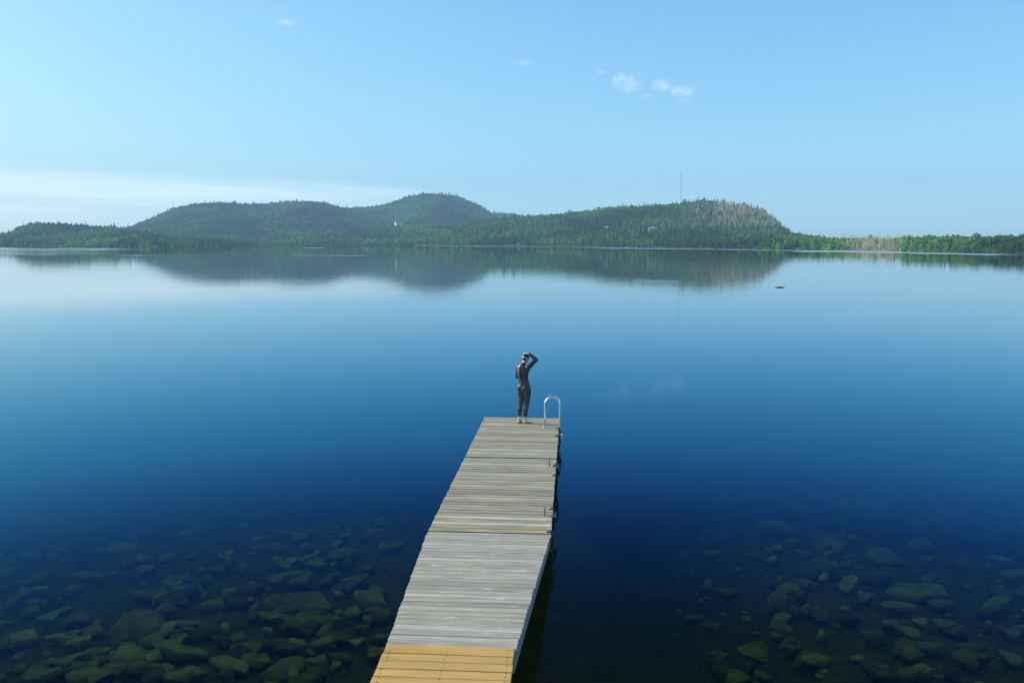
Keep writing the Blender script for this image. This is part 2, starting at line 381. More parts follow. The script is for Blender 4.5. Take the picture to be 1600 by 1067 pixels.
# ------------------------------------------------------------ water: closed body with a polar top
RW = 1290.0
wu = np.concatenate([np.linspace(-math.pi, -.62, 30, endpoint=False), np.linspace(-.62, .62, 420, endpoint=False), np.linspace(.62, math.pi, 30, endpoint=False)])
wd = np.concatenate([np.geomspace(4, 60, 24, endpoint=False), np.geomspace(60, 280, 40, endpoint=False), np.geomspace(280, 1000, 330, endpoint=False), [1000, 1140, RW]])
Aw, Dw = np.meshgrid(wu, wd, indexing='ij'); na, nb = Aw.shape
Vt = np.stack([Dw * np.sin(Aw), Dw * np.cos(Aw), 0 * Aw], -1).reshape(-1, 3)
bm_v = list(map(tuple, Vt)); F = []
for i in range(na):
    k = (i + 1) % na
    a = np.arange(nb - 1)
    F.append(np.stack([i * nb + a, k * nb + a, k * nb + a + 1, i * nb + a + 1], -1))
F = np.concatenate(F)
n0 = len(bm_v); rim = [i * nb + nb - 1 for i in range(na)]; inn = [i * nb for i in range(na)]
for i in rim: bm_v.append((bm_v[i][0], bm_v[i][1], -30.0))
low = list(range(n0, n0 + na)); ctop = len(bm_v); bm_v += [(0, 0, 0), (0, 0, -30.0)]; cbot = ctop + 1
Fs = [tuple(map(int, f[::-1])) for f in F]
for i in range(na):
    k = (i + 1) % na
    Fs.append((ctop, inn[i], inn[k])[::-1]); Fs.append((cbot, low[i], low[k])); Fs.append((rim[i], rim[k], low[k], low[i])[::-1])
me = bpy.data.meshes.new('lake_water'); me.from_pydata(bm_v, [], Fs); me.update()
bm = bmesh.new(); bm.from_mesh(me); bmesh.ops.recalc_face_normals(bm, faces=bm.faces); bm.to_mesh(me); bm.free()
ux = 800 + FPX * np.tan(np.clip(Aw, -1.2, 1.2)); yx = HOR + CAMH * FPX / np.maximum(Dw * np.cos(Aw), 1)
ripv = np.zeros_like(Aw)
# breeze-roughened lanes: (u0, u1, row at u0, row at u1, half thickness in rows, strength)
for u0, u1, y0, y1, hw, s in [(-400, 300, 387.5, 390, 2.2, .5), (-400, 250, 394, 393.5, 5, .35), (150, 420, 399, 399.5, 1.3, .3), (430, 600, 399, 399.3, .8, .5), (470, 515, 387.4, 387.4, .5, .7),
                              (640, 900, 384.9, 386.6, .7, .5), (860, 1300, 386.9, 391.4, .8, .9), (1180, 1640, 390.8, 398.5, 1.4, 1.0), (980, 1080, 438.5, 438.5, .7, .5), (1000, 1250, 401, 402, 1.2, .12), (560, 860, 476, 479, 2.5, .15)]:
    t = (ux - u0) / (u1 - u0); yy = y0 + (y1 - y0) * np.clip(t, 0, 1)
    e = np.clip(np.minimum(t, 1 - t) * 5, 0, 1)
    wob = .35 * (vnoise(ux, ux * 0, 37, 7) - .5) * 2
    ripv = np.maximum(ripv, s * e * sm(1.5 - np.abs(yx - yy - wob * hw) / hw))
full = np.zeros(len(bm_v), np.float32); full[:n0] = ripv.ravel()
att = me.attributes.new('ripple', 'FLOAT', 'POINT'); att.data.foreach_set('value', full)
water = link('lake_water', me, M_water); tag(water, kind='structure')

# ------------------------------------------------------------ docks
DH = .45
AX = math.atan2(.6065, 8.24)                     # the dock's line swings a little right of straight ahead
ax = Vector((math.sin(AX), math.cos(AX), 0)); rt = Vector((math.cos(AX), -math.sin(AX), 0))
P0 = Vector((-.354, 12.29, 0)); DW, DL, DJ = 1.92, 8.24, 4.42
def planks(mb, rng, y0, y1, n, wf, zf=lambda t: 0.0, th=.036, gap=.018, slope=0.0):
    st = (y1 - y0) / n
    for i in range(n):
        y = y0 + (i + .5) * st; w = wf(y) + rng.uniform(-.004, .006)
        M = Matrix.Rotation(rng.uniform(-.0012, .0012), 4, 'Z') @ Matrix.Rotation(slope, 4, 'X') @ Matrix.Rotation(rng.uniform(-.012, .012), 4, 'X')
        mb.box((rng.uniform(-.006, .006), y, zf(y) - th / 2 + rng.uniform(-.0015, .0015)), (w, st - gap * rng.uniform(.6, 1.5), th), M=M, bev=.004)
rng = random.Random(5)
dock = empty('floating_dock', (P0.x, P0.y, DH), -AX)
tag(dock, 'long weathered grey plank swimming dock floating on the lake, two sections end to end', 'dock')
a = MB(); planks(a, rng, .155, DJ - .04, 29, lambda y: DW); a.build('deck', M_grey, dock)
a = MB(); planks(a, rng, DJ + .15, DL - .04, 25, lambda y: DW); a.build('deck', M_grey, dock)
a = MB(); a.box((0, .078, -.017), (DW, .135, .036), bev=.004); o = a.build('joint_board', M_aged, dock); o['label'] = 'newer tan board at the near end of the dock'
a = MB(); a.box((0, DJ + .085, -.017), (DW - .01, .105, .036), bev=.004); o = a.build('joint_board', simple('worn_tan_wood', (.33, .295, .19), .8, scale=9), dock); o['label'] = 'yellowish board just beyond the middle joint'
a = MB(); a.box((0, DL - .015, -.012), (DW + .02, .035, .05), bev=.004); a.build('end_trim', simple('pale_trim_wood', (.62, .60, .54), .7, var=.1), dock)
for s in (-1, 1):
    a = MB(); a.box((s * (DW / 2 - .03), DJ / 2, -.036 - .10), (.045, DJ - .05, .20)); a.box((s * (DW / 2 - .03), (DJ + DL) / 2, -.036 - .10), (.045, DL - DJ - .06, .20))
    a.build('side_beam', M_side, dock)
a = MB()
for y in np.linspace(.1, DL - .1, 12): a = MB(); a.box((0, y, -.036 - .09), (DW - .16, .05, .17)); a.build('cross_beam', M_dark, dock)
for s in (-1, 1):
    for y0, y1 in ((.3, DJ - .3), (DJ + .3, DL - .3)):
        a = MB(); a.tube([(s * .6, y0, -.42), (s * .6, y0 + .06, -.42), (s * .6, y1 - .06, -.42), (s * .6, y1, -.42)], [.14, .19, .19, .14], 16); a.build('float_tube', M_black, dock, True)

# mooring irons on the deck: an upright pin and a triangular bracket
def dock_pt(u, v, z=DH): return at(u, v, z)
for i, (u, v, lb) in enumerate([(860, 729, 'iron mooring pin and triangular bracket just beyond the middle of the dock'),
                                (853, 806, 'iron mooring pin and triangular bracket near the yellow joint board of the dock')]):
    p = dock_pt(u, v); e = empty('mooring_bracket', p, -AX); tag(e, lb, 'mooring bracket', 'iron mooring brackets on the dock')
    a = MB(); a.tube([(-.02, 0, 0), (-.02, 0, .13), (-.015, .01, .15)], .011, 8); a.build('pin', M_iron, e)
    a = MB(); V = [(.06, -.05, .012), (.17, -.09, .012), (.17, .02, .012)]
    a.add([*(Vector(q) for q in V), *(Vector(q) + Vector((0, 0, .012)) for q in V), ], [(2, 1, 0), (3, 4, 5), (0, 1, 4, 3), (1, 2, 5, 4), (2, 0, 3, 5)])
    a.tube([(.15, -.03, .02), (.15, -.03, .07), (.19, -.03, .07)], .010, 6); a.build('bracket', M_iron, e)

# black rubber loops hanging on the right side
def side_pt(y, out=.0, z=0.0): return P0 + ax * y + rt * (DW / 2 + out) + Vector((0, 0, DH + z))
loops = [(7.15, 'nearest the ladder'), (6.35, 'second beyond the ladder end'), (3.85, 'right beside the far iron bracket'), (3.15, 'between the two iron brackets'), (1.15, 'next to the near iron bracket'), (-.35, 'hanging where the ramp meets the float')]
for y, wh in loops:
    e = empty('rubber_fender', side_pt(max(y, .06), 0, 0), -AX)
    tag(e, 'black curved rubber fender loop on the dock side, ' + wh, 'fender', 'black fender loops along the right side of the dock')
    pts = [(-.03, 0, .03)] + [(.0 + .045 * math.sin(t), -.12 * t / math.pi, .02 - .30 * t / math.pi) for t in np.linspace(.15, math.pi, 9)]
    a = MB(); a.tube(pts, [.020] * len(pts), 8); a.build('hose', M_black, e, True)
    a = MB(); a.box((-.02, 0, .008), (.10, .05, .014)); a.build('strap_end', M_iron, e)

# swim ladder: two arched rails over the right edge, rungs down into the water
lb = at(851, 668, DH); lad = empty('swim_ladder', lb, -AX); tag(lad, 'silver tubular swim ladder with two arched handrails at the far right corner of the dock', 'ladder')
LW, LH, SP = .36, .74, .26
hoops = []
for k, y in enumerate((0, SP)):
    r = LW / 2; pts = [(0, y, 0), (0, y, .2), (0, y, LH - r)] + [(r - r * math.cos(t), y, LH - r + r * math.sin(t)) for t in np.linspace(.0, math.pi, 15)] + [(LW, y, .2), (LW, y, -.2), (LW, y, -1.2)]
    a = MB(); a.tube(pts, .018, 12); a.build('handrail', M_alu, lad, True)
    a = MB(); a.tube([(0, y, .0), (0, y, .012)], .05, 12); a.build('foot_flange', M_alu, lad)
for z in (-.18, -.45, -.72, -1.0):
    a = MB(); a.box((LW, SP / 2, z), (.06, SP - .04, .03)); a.build('rung', M_alu, lad)
a = MB(); a.box((LW - .03, SP / 2, -.03), (.05, SP, .05)); a.build('hinge_bar', M_iron, lad)

wf_ = empty('white_float', side_pt(6.9, .07, -.12), -AX); tag(wf_, 'small white cylindrical float on the dock side just before the ladder', 'float')
a = MB(); a.tube([(0, 0, -.08), (0, 0, -.06), (0, 0, .05), (0, 0, .07)], [.012, .03, .03, .012], 12); a.build('body', M_white, wf_, True)
a = MB(); a.tube([(0, 0, .07), (-.04, 0, .12), (-.09, 0, .125)], .006, 6); a.build('cord', M_black, wf_)

# ramp: 30 planks, narrower and higher at the shore end
RN = Vector((-.632, 7.98, .80)); RF = Vector((-.354, 12.22, DH + .012))
rl = (RF - RN).xy.length; rang = math.atan2((RF - RN).x, (RF - RN).y); rsl = (RF.z - RN.z) / rl
rampo = empty('gangway_ramp', RN, -rang); tag(rampo, 'grey scuffed wooden gangway ramp between the yellow landing and the floating dock', 'ramp')
rw = lambda y: 1.345 + (DW - 1.345) * y / rl
a = MB(); planks(a, rng, 0, rl, 30, rw, lambda y: rsl * y, slope=math.atan(rsl), gap=.011); a.build('deck', M_ramp, rampo)

for s in (-1, 1):
    a = MB(); V = []
    for y, w in ((0.02, rw(0)), (rl - .02, rw(rl))):
        x0 = s * (w / 2 - .02); x1 = s * (w / 2 - .07)
        for x in (x0, x1):
            for dz in (-.04, -.27 if y < 1 else -.20): V.append((x, y, rsl * y + dz))
    a.add(V, [(0, 1, 5, 4), (2, 6, 7, 3), (0, 4, 6, 2), (1, 3, 7, 5), (0, 2, 3, 1), (4, 5, 7, 6)]); a.build('stringer', M_side, rampo)
a = MB()
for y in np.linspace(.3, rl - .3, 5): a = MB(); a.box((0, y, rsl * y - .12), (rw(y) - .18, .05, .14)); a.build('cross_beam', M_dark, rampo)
[None]

# yellow pine landing running back to the shore
PL = 7.2; pz = .815
land = empty('wooden_landing', (RN.x, RN.y, pz), -rang); tag(land, 'landing of new yellow pine boards at the bottom edge of the picture', 'landing')
a = MB(); planks(a, rng, -.175, -.01, 1, lambda y: 1.325, gap=.006)
n = int((PL - .175) / .148); planks(a, rng, -PL, -.178, n, lambda y: 1.325, gap=.008); nf = len(a.f)
for i in range(n + 1):
    y = -.09 - i * .148
    for fx in (-.6, -.02, .6):
        for dy in (-.035, .035): a.box((fx + rng.uniform(-.01, .01), y + dy, .001), (.010, .010, .004))
o = a.build('deck', M_new, land); o.data.materials.append(M_iron); o.data.polygons.foreach_set('material_index', [0] * nf + [1] * (len(a.f) - nf))
for s in (-1, 1):
    a = MB(); a.box((s * .62, -PL / 2, -.14), (.045, PL - .06, .19)); a.build('stringer', M_side, land)
for s in (-1, 1):
    for y in (-.25, -2.6, -5.0):
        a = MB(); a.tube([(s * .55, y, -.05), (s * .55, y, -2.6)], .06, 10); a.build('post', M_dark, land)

# ------------------------------------------------------------ boulders on the lake bed
def boulder_mesh(seed, sub=3):
    r = random.Random(seed); bm = bmesh.new(); bmesh.ops.create_icosphere(bm, subdivisions=sub, radius=1)
    cuts = [(Vector((r.gauss(0, 1), r.gauss(0, 1), r.gauss(0, .8))).normalized(), r.uniform(.38, .72)) for _ in range(12)]
    cuts.append((Vector((r.uniform(-.25, .25), r.uniform(-.3, .1), 1)).normalized(), r.uniform(.30, .5)))
    off = Vector((seed * 3.1, seed * 1.7, 0))
    for v in bm.verts:
        p = v.co.copy()
        for n_, k in cuts:
            dd = p.dot(n_) - k
            if dd > 0: p -= n_ * dd * .96
        p *= 1 + .16 * mnoise.noise(p * 1.4 + off) + .09 * mnoise.noise(p * 4 + off)
        v.co = p
    me = bpy.data.meshes.new('boulder'); bm.to_mesh(me); bm.free(); me.materials.append(M_rock)
    me.polygons.foreach_set('use_smooth', [True] * len(me.polygons)); return me
BM = [boulder_mesh(i + 1) for i in range(9)]
brng = random.Random(21); nb_ = 0
def boulder(u, v, wpx, hpx, label=None, group='submerged boulders', rz=None, idx=None, tilt=.25):
    # u,v = centre seen in the photo; find where the sight line meets the bed
    r_ = ray(u, v); t = (0 - CAMH) / r_.z
    for _ in range(400):
        p = Vector((0, 0, CAMH)) + r_ * t; d = math.hypot(p.x, p.y); uu = 800 + FPX * p.x / p.y
        if p.z <= hgt(uu, d) + .15: break
        t += .05
    s = wpx * .5 * p.y / FPX; sy = s * brng.uniform(.55, .9)
    sz = max(.12, min(hpx * .5 * p.length / FPX * 1.15, s * .8))
    o = bpy.data.objects.new('boulder', BM[brng.randrange(len(BM)) if idx is None else idx]); C.objects.link(o)
    o.location = (p.x, p.y, min(p.z, -.12 - sz)); o.scale = (s * 1.25, sy * 1.25, sz * 1.25)
    o.rotation_euler = (brng.uniform(-tilt, tilt), brng.uniform(-tilt, tilt), brng.uniform(-.5, .5) if rz is None else rz)
    tag(o, label, 'boulder', group); return o
named = [
 (215, 985, 135, 55, 'largest submerged boulder, long and pale-topped, lower left of the lake bed'),
 (330, 978, 65, 45, 'squarish submerged boulder right beside the largest one at lower left'),
 (200, 1030, 90, 42, 'rounded submerged boulder just below the largest one at lower left'),
 (295, 1020, 75, 26, 'flat submerged slab below the squarish boulder at lower left'),
 (225, 1045, 70, 30, 'tilted submerged boulder near the bottom edge at lower left'),
 (355, 1052, 45, 28, 'yellowish submerged boulder at the bottom edge, nearest the ramp of two'),
 (535, 1030, 42, 26, 'yellowish submerged boulder close to the left side of the landing'),
 (140, 1055, 60, 22, 'low submerged slab at the bottom edge, far lower left'),
 (440, 908, 65, 45, 'submerged boulder midway between the dark lake and the left lower slabs'),
 (275, 915, 32, 20, 'small pale round submerged rock standing alone left of the dock'),
 (480, 948, 130, 40, 'wide dim submerged slab left of the ramp'),
 (475, 972, 100, 26, 'flat submerged slab in front of the wide dim one left of the ramp'),
 (585, 938, 60, 22, 'dim submerged rock close to the left edge of the ramp'),
 (505, 975, 50, 32, 'pointed submerged rock left of the ramp foot'),
 (560, 1005, 36, 18, 'small submerged rock beside the yellow landing'),
 (362, 815, 55, 18, 'faint far submerged rock at the upper edge of the left rock field'),
 (200, 858, 60, 18, 'faint flat submerged rock in the left part of the rock field'),
 (530, 868, 60, 26, 'faint submerged rock nearest the dock on the left'),
 (1278, 893, 105, 42, 'broad flat-topped submerged boulder in the middle of the right rock field'),
 (1372, 905, 52, 42, 'upright submerged boulder directly right of the broad flat-topped one'),
 (1440, 928, 92, 36, 'large long submerged boulder at the right of the rock field'),
 (1218, 943, 58, 42, 'triangular submerged boulder below the broad flat-topped one'),
 (1218, 830, 62, 34, 'pale pointed submerged boulder at the top of the right rock field'),
 (1300, 852, 90, 20, 'narrow submerged slab above the broad flat-topped boulder'),
 (1385, 873, 85, 20, 'narrow submerged slab above the upright boulder on the right'),
 (1360, 810, 120, 36, 'wide faint submerged boulder far out in the right rock field'),
 (1450, 820, 80, 36, 'domed faint submerged boulder far out at the right'),
 (1440, 855, 70, 30, 'peaked submerged boulder on the right below the domed one'),
 (1076, 898, 36, 34, 'solitary submerged rock at the left edge of the right rock field'),
 (1260, 1030, 60, 24, 'dim brown submerged rock near the bottom edge right of the dock'),
 (1350, 785, 130, 20, 'farthest faint submerged ledge on the right'),
 (1570, 828, 90, 30, 'faint submerged boulder at the right border of the picture'),
 (1130, 840, 50, 24, 'faint submerged boulder left of the pale pointed one'),
 (1590, 900, 50, 28, 'submerged boulder cut by the right border, middle height'),
 (1560, 945, 60, 26, 'dim submerged boulder near the right border, lower'),
 (1170, 780, 110, 16, 'faint flat submerged ledge far out right of the dock'),
]
for nme in named: boulder(*nme)
for k in range(270):                              # smaller ones between, left of the dock
    v = brng.uniform(775, 1065); u = brng.uniform(-40, 620 - (v - 800) * .1)
    w = brng.uniform(18, 62) * (.6 + (v - 800) / 400)
    boulder(u, v, w, w * brng.uniform(.16, .42), 'smaller dim submerged rock among the boulders left of the dock', 'small submerged rocks left of the dock')
for k in range(130):
    v = brng.uniform(770, 1060); u = brng.uniform(1060 + max(0, v - 930) * .6, 1640)
    w = brng.uniform(20, 66) * (.6 + (v - 800) / 500)
    boulder(u, v, w, w * brng.uniform(.22, .45), 'smaller dim submerged rock among the boulders right of the dock', 'small submerged rocks right of the dock')
# beyond the 290 largest rocks the rest are one object
small = sorted([o for o in bpy.data.objects if o.get('category') == 'boulder' and o['group'].startswith('small ')], key=lambda o: o.scale.x * o.scale.z / max(o.location.y, 1) ** 2)[:-254]
VV = []; FF = []; b = 0
for o in small:
    M = np.array(Matrix.LocRotScale(o.location, o.rotation_euler, o.scale)); cv = np.array([v.co[:] for v in o.data.vertices]); cf = np.array([p.vertices[:] for p in o.data.polygons])
    VV.append(cv @ M[:3, :3].T + M[:3, 3]); FF.append(cf + b); b += len(cv); bpy.data.objects.remove(o)
o = link('lake_bed_rubble', mesh_np('lake_bed_rubble', np.concatenate(VV), np.concatenate(FF)), M_rock, None, True); tag(o, 'rubble of small dark rocks between the boulders', 'rubble', kind='stuff')
# cobbles: uncountable, one mesh
cr = random.Random(8); CM = boulder_mesh(40, 1); cv = np.array([v.co[:] for v in CM.vertices]); cf = np.array([p.vertices[:] for p in CM.polygons])
VV = []; FF = []; b = 0
for k in range(900):
    d = 6.0 + 15 * cr.random() ** .8; u = cr.uniform(-200, 1800)
    p = world_pt(u, d, 0)
    if 600 < u < 1060: continue
    z = hgt(u, d)
    s = .035 + .13 * cr.random() ** 2.2; M = Matrix.Rotation(cr.uniform(0, 6.3), 3, 'Z') @ Matrix.Diagonal((s * cr.uniform(.8, 1.6), s, s * .55))
    VV.append(cv @ np.array(M).T + np.array([p.x, p.y, z + s * .2])); FF.append(cf + b); b += len(cv)
o = link('cobbles', mesh_np('cobbles', np.concatenate(VV), np.concatenate(FF)), M_rock); tag(o, 'small stones covering the lake bed', 'stones', kind='stuff')
bpy.data.meshes.remove(CM)

# ------------------------------------------------------------ trees
def conifer_crown(seed, h=5.6, rad=1.25, tiers=15):
    r = random.Random(seed); V = []; F = []
    z0 = h * .07
    for i in range(tiers):
        t = i / (tiers - 1); z = z0 + (h - z0) * t ** .92; rr = rad * (1 - t) ** .85 * r.uniform(.75, 1.15) + .08
        n = max(4, int(9 * (1 - t) + 4)); ph = r.uniform(0, 6)
        for k in range(n):
            a = ph + 2 * math.pi * k / n + r.uniform(-.25, .25); q = rr * r.uniform(.65, 1.15)
            dr = -.30 * q - .05; w = .30 * q + .10; top = z + .22 + .12 * (1 - t); b = len(V)
            ca, sa = math.cos(a), math.sin(a)
            V += [(0, 0, top), (ca * q * .6 - sa * w, sa * q * .6 + ca * w, z + dr * .5), (ca * q, sa * q, z + dr), (ca * q * .6 + sa * w, sa * q * .6 - ca * w, z + dr * .5), (ca * q * .4, sa * q * .4, z + dr - .2)]
            F += [(b, b + 1, b + 2), (b, b + 2, b + 3), (b + 1, b + 4, b + 2), (b + 2, b + 4, b + 3)]
    return mesh_np('crown', V, F)
def leafy_crown(seed, h=5.4, rad=1.9, clumps=20, leaves=26):
    r = random.Random(seed); V = []; F = []
    cl = []
    for i in range(clumps):
        t = r.random(); z = h * (.26 + .66 * t); rr = rad * math.sqrt(max(.05, 1 - ((t - .42) / .62) ** 2)) * r.uniform(.25, .85); a = r.uniform(0, 6.3)
        cl.append((rr * math.cos(a), rr * math.sin(a), z, r.uniform(.45, .85)))
    for x, y, z, cr_ in cl:
        for j in range(leaves):
            d = Vector((r.gauss(0, 1), r.gauss(0, 1), r.gauss(0, 1))).normalized(); p = Vector((x, y, z)) + Vector((d.x, d.y, d.z * .75)) * cr_ * r.uniform(.7, 1.08)
            nrm = (d + Vector((r.uniform(-.7, .7), r.uniform(-.7, .7), r.uniform(-.2, .9)))).normalized(); t1 = nrm.orthogonal().normalized()
            t1 = Matrix.Rotation(r.uniform(0, 6.3), 3, nrm) @ t1; t2 = nrm.cross(t1); s = r.uniform(.16, .30); b = len(V)
            V += [p + t1 * s, p + t2 * s * .7, p - t1 * s, p - t2 * s * .7]; F.append((b, b + 1, b + 2, b + 3))
    return mesh_np('crown', [tuple(v) for v in V], F)
def trunk_mesh(seed, h, r0):
    r = random.Random(seed); a = MB(); pts = [(0, 0, -.6)] + [(r.uniform(-.06, .06) * k, r.uniform(-.06, .06) * k, h * k / 5) for k in range(1, 6)]
    a.tube(pts, [r0 * 1.2, r0, r0 * .85, r0 * .65, r0 * .4, r0 * .12], 6)
    for k in range(6):
        z = h * r.uniform(.3, .8); w = r.uniform(0, 6.3); q = h * .2
        a.tube([(0, 0, z), (q * math.cos(w), q * math.sin(w), z + q * .5)], [r0 * .35, r0 * .08], 4)
    me = bpy.data.meshes.new('trunk'); me.from_pydata(a.v, [], a.f); me.update(); return me
def dead_mesh(seed, h=6.0):
    r = random.Random(seed); a = MB(); x = r.uniform(-.3, .3)
    a.tube([(0, 0, -.8), (x * .3, 0, h * .35), (x * .7, r.uniform(-.1, .1), h * .7), (x, 0, h)], [.15, .12, .085, .03], 5)
    for k in range(24):
        z = h * r.uniform(.2, .97); w = r.uniform(0, 6.3); q = (1.15 - z / h) * r.uniform(.4, 1.1) * 1.1
        c = x * z / h; a.tube([(c, 0, z), (c + q * math.cos(w), q * math.sin(w), z + q * r.uniform(-.1, .6))], [.045, .015], 3)
    me = bpy.data.meshes.new('dead_tree'); me.from_pydata(a.v, [], a.f); me.update(); return me
CON = [conifer_crown(10 + i, rad=r_, tiers=t_) for i, (r_, t_) in enumerate([(1.2, 15), (1.0, 14), (1.45, 14), (.9, 16)])]
LEA = [leafy_crown(30 + i, rad=r_, h=h_) for i, (r_, h_) in enumerate([(1.9, 5.2), (2.2, 4.6), (1.6, 5.6), (1.9, 4.9)])]
for m_ in CON: m_.materials.append(M_conif)
for m_ in LEA: m_.materials.append(M_leaf)
TRC = trunk_mesh(1, 5.2, .14); TRL = trunk_mesh(2, 4.0, .17)
for m_ in (TRC, TRL): m_.materials.append(M_bark)
DEAD = [dead_mesh(50 + i, h_) for i, h_ in enumerate((6.5, 5.2, 7.2, 4.2, 6.0))]
for m_ in DEAD: m_.materials.append(M_deadwood)
first = {}
def tree(kind, idx, u, d, s, label, group):
    p = world_pt(u, d, hgt(u, d)); nm = 'conifer_tree' if kind == 'c' else 'broadleaf_tree'
    e = empty(nm, p, trng.uniform(0, 6.3)); e.scale = (s * trng.uniform(.9, 1.1),) * 2 + (s,); tag(e, label, 'tree', group)
    me_c = (CON if kind == 'c' else LEA)[idx]
    c = bpy.data.objects.new('crown', me_c); C.objects.link(c); c.parent = e
    t = bpy.data.objects.new('trunk', TRC if kind == 'c' else TRL); C.objects.link(t); t.parent = e
    first.setdefault((kind, idx), c)
trng = random.Random(77)
# individual trees in the front row of the shore, densest where the bank is nearest (right)
def edge_trees(n, u0, u1, dmin, dmax, pc, s0, s1, label_c, label_l, group):
    us_ = sorted(trng.uniform(u0, u1) for _ in range(n))
    for k, u in enumerate(us_):
        u = u0 + (k + trng.random()) * (u1 - u0) / n
        d = float(shore_d(u)) / math.cos(math.atan((u - 800) / FPX)) + trng.uniform(dmin, dmax)
        kd = 'c' if trng.random() < pc else 'l'
        tree(kd, trng.randrange(4), u, d, trng.uniform(s0, s1), label_c if kd == 'c' else label_l, group)
edge_trees(120, 1408, 1640, 4, 26, .10, .85, 1.2, 'dark pointed conifer among the broadleaf trees on the right-hand shore', 'dense green broadleaf tree on the right-hand shore', 'trees along the right-hand shore')
edge_trees(100, 1060, 1300, 4, 22, .22, .75, 1.1, 'dark pointed conifer on the shore below the bare right-hand hillside', 'green broadleaf tree on the shore below the bare right-hand hillside', 'trees on the shore below the bare hillside')
edge_trees(70, 700, 1060, 4, 20, .6, .8, 1.15, 'tall dark conifer at the water edge below the mast hill', 'green broadleaf tree at the water edge below the mast hill', 'trees at the water edge below the mast hill')

def dead(n, f, label, group, s0, s1):
    for k in range(n):
        u, d = f(k); o = bpy.data.objects.new('dead_tree', trng.choice(DEAD)); C.objects.link(o)
        o.location = world_pt(u, d, hgt(u, d)); o.rotation_euler = (trng.uniform(-.06, .06), trng.uniform(-.06, .06), trng.uniform(0, 6.3)); s = trng.uniform(s0, s1)
        o.scale = (s, s, s); tag(o, label, 'dead tree', group)
def cliff(k):
    while True:
        u = 1040 + 190 * trng.random() ** .75; d = trng.uniform(700, 960 - (u - 1050) * .35)
        if trng.random() < (u - 1000) / 170: return u, d
dead(170, cliff, 'bare grey dead tree on the steep end of the right-hand hill', 'bare dead trees on the hillside', .7, 1.35)
def low(k):
    u = trng.triangular(1280, 1420, 1370); return u, float(shore_d(u)) / math.cos(math.atan((u - 800) / FPX)) + trng.uniform(3, 45)
dead(112, low, 'bare tan dead tree on the low bank right of the hill', 'bare dead trees on the low bank', .55, 1.0)
def far(k):
    u = trng.uniform(1225, 1330); return u, float(shore_d(u)) + trng.uniform(60, 150)
dead(14, far, 'bare dead tree rising above the greenery between hill and low bank', 'dead trees above the greenery', .8, 1.2)

# the wooded hillsides: far-off wood that reads as one mass
def forest_points(seed, u0, u1, dens, keep):
    rs = np.random.RandomState(seed); out = []
    uu = np.arange(u0, u1, 4.0)
    for u in uu:
        ds = float(shore_d(u)) + 6; d0 = ds; d1 = 2050.0
        a1 = 4.0 / FPX; n = rs.poisson(dens * a1 * (d1 ** 2 - d0 ** 2) / 2)
        d = np.sqrt(rs.uniform(d0 ** 2, d1 ** 2, n)); uj = u + rs.uniform(0, 4, n)
        h = height(uj, d)
        dl = np.arange(d0, d1, 6.0); ang = (height(np.full(dl.shape, u + 2), dl) - CAMH) / dl; mx = np.maximum.accumulate(ang)
        vis = (h + 7.5 - CAMH) / d > mx[np.clip(((d - d0) / 6).astype(int), 0, len(dl) - 1)] - .001
        out.append(np.stack([uj, d, h], -1)[vis & keep(uj, d, rs.rand(n))])
    return np.concatenate(out)
clear = []                                       # clearings in front of the houses, filled below
HOUSES = [(625, 353.5, 'h'), (1017, 361, 'r'), (945, 358.5, 'r2')]
def not_clear(u, d):
    k = np.ones(u.shape, bool)
    for (cu, cd, hwu, dep) in clear: k &= ~((np.abs(u - cu) < hwu) & (d < cd + 8) & (d > cd - dep))
    return k
for (u, v, k) in HOUSES:
    d, h = ground_hit(u, v, 1.0)
    if k == 'h': clear.append((u + 5, d, 15, 44))
    else: clear.append((u, d, 6 if k == 'r' else 4, 18))
def typ(u, d):                                   # 0..1: share of conifers varies over the hills
    x = d * np.sin((u - 800) / FPX); return .0 + .75 * vnoise(x, d, 90, 11) + .25 * (vnoise(x, d, 25, 12) - .5) - .5 * (u > 1230)
rbare = lambda u, d, r: r > bare_f(u, d) * .93
pts = forest_points(3, -60, 1680, .062, lambda u, d, r: rbare(u, d, r) & not_clear(u, d))
rs = np.random.RandomState(9); isC = rs.rand(len(pts)) < typ(pts[:, 0], pts[:, 1])
print('forest trees', len(pts))
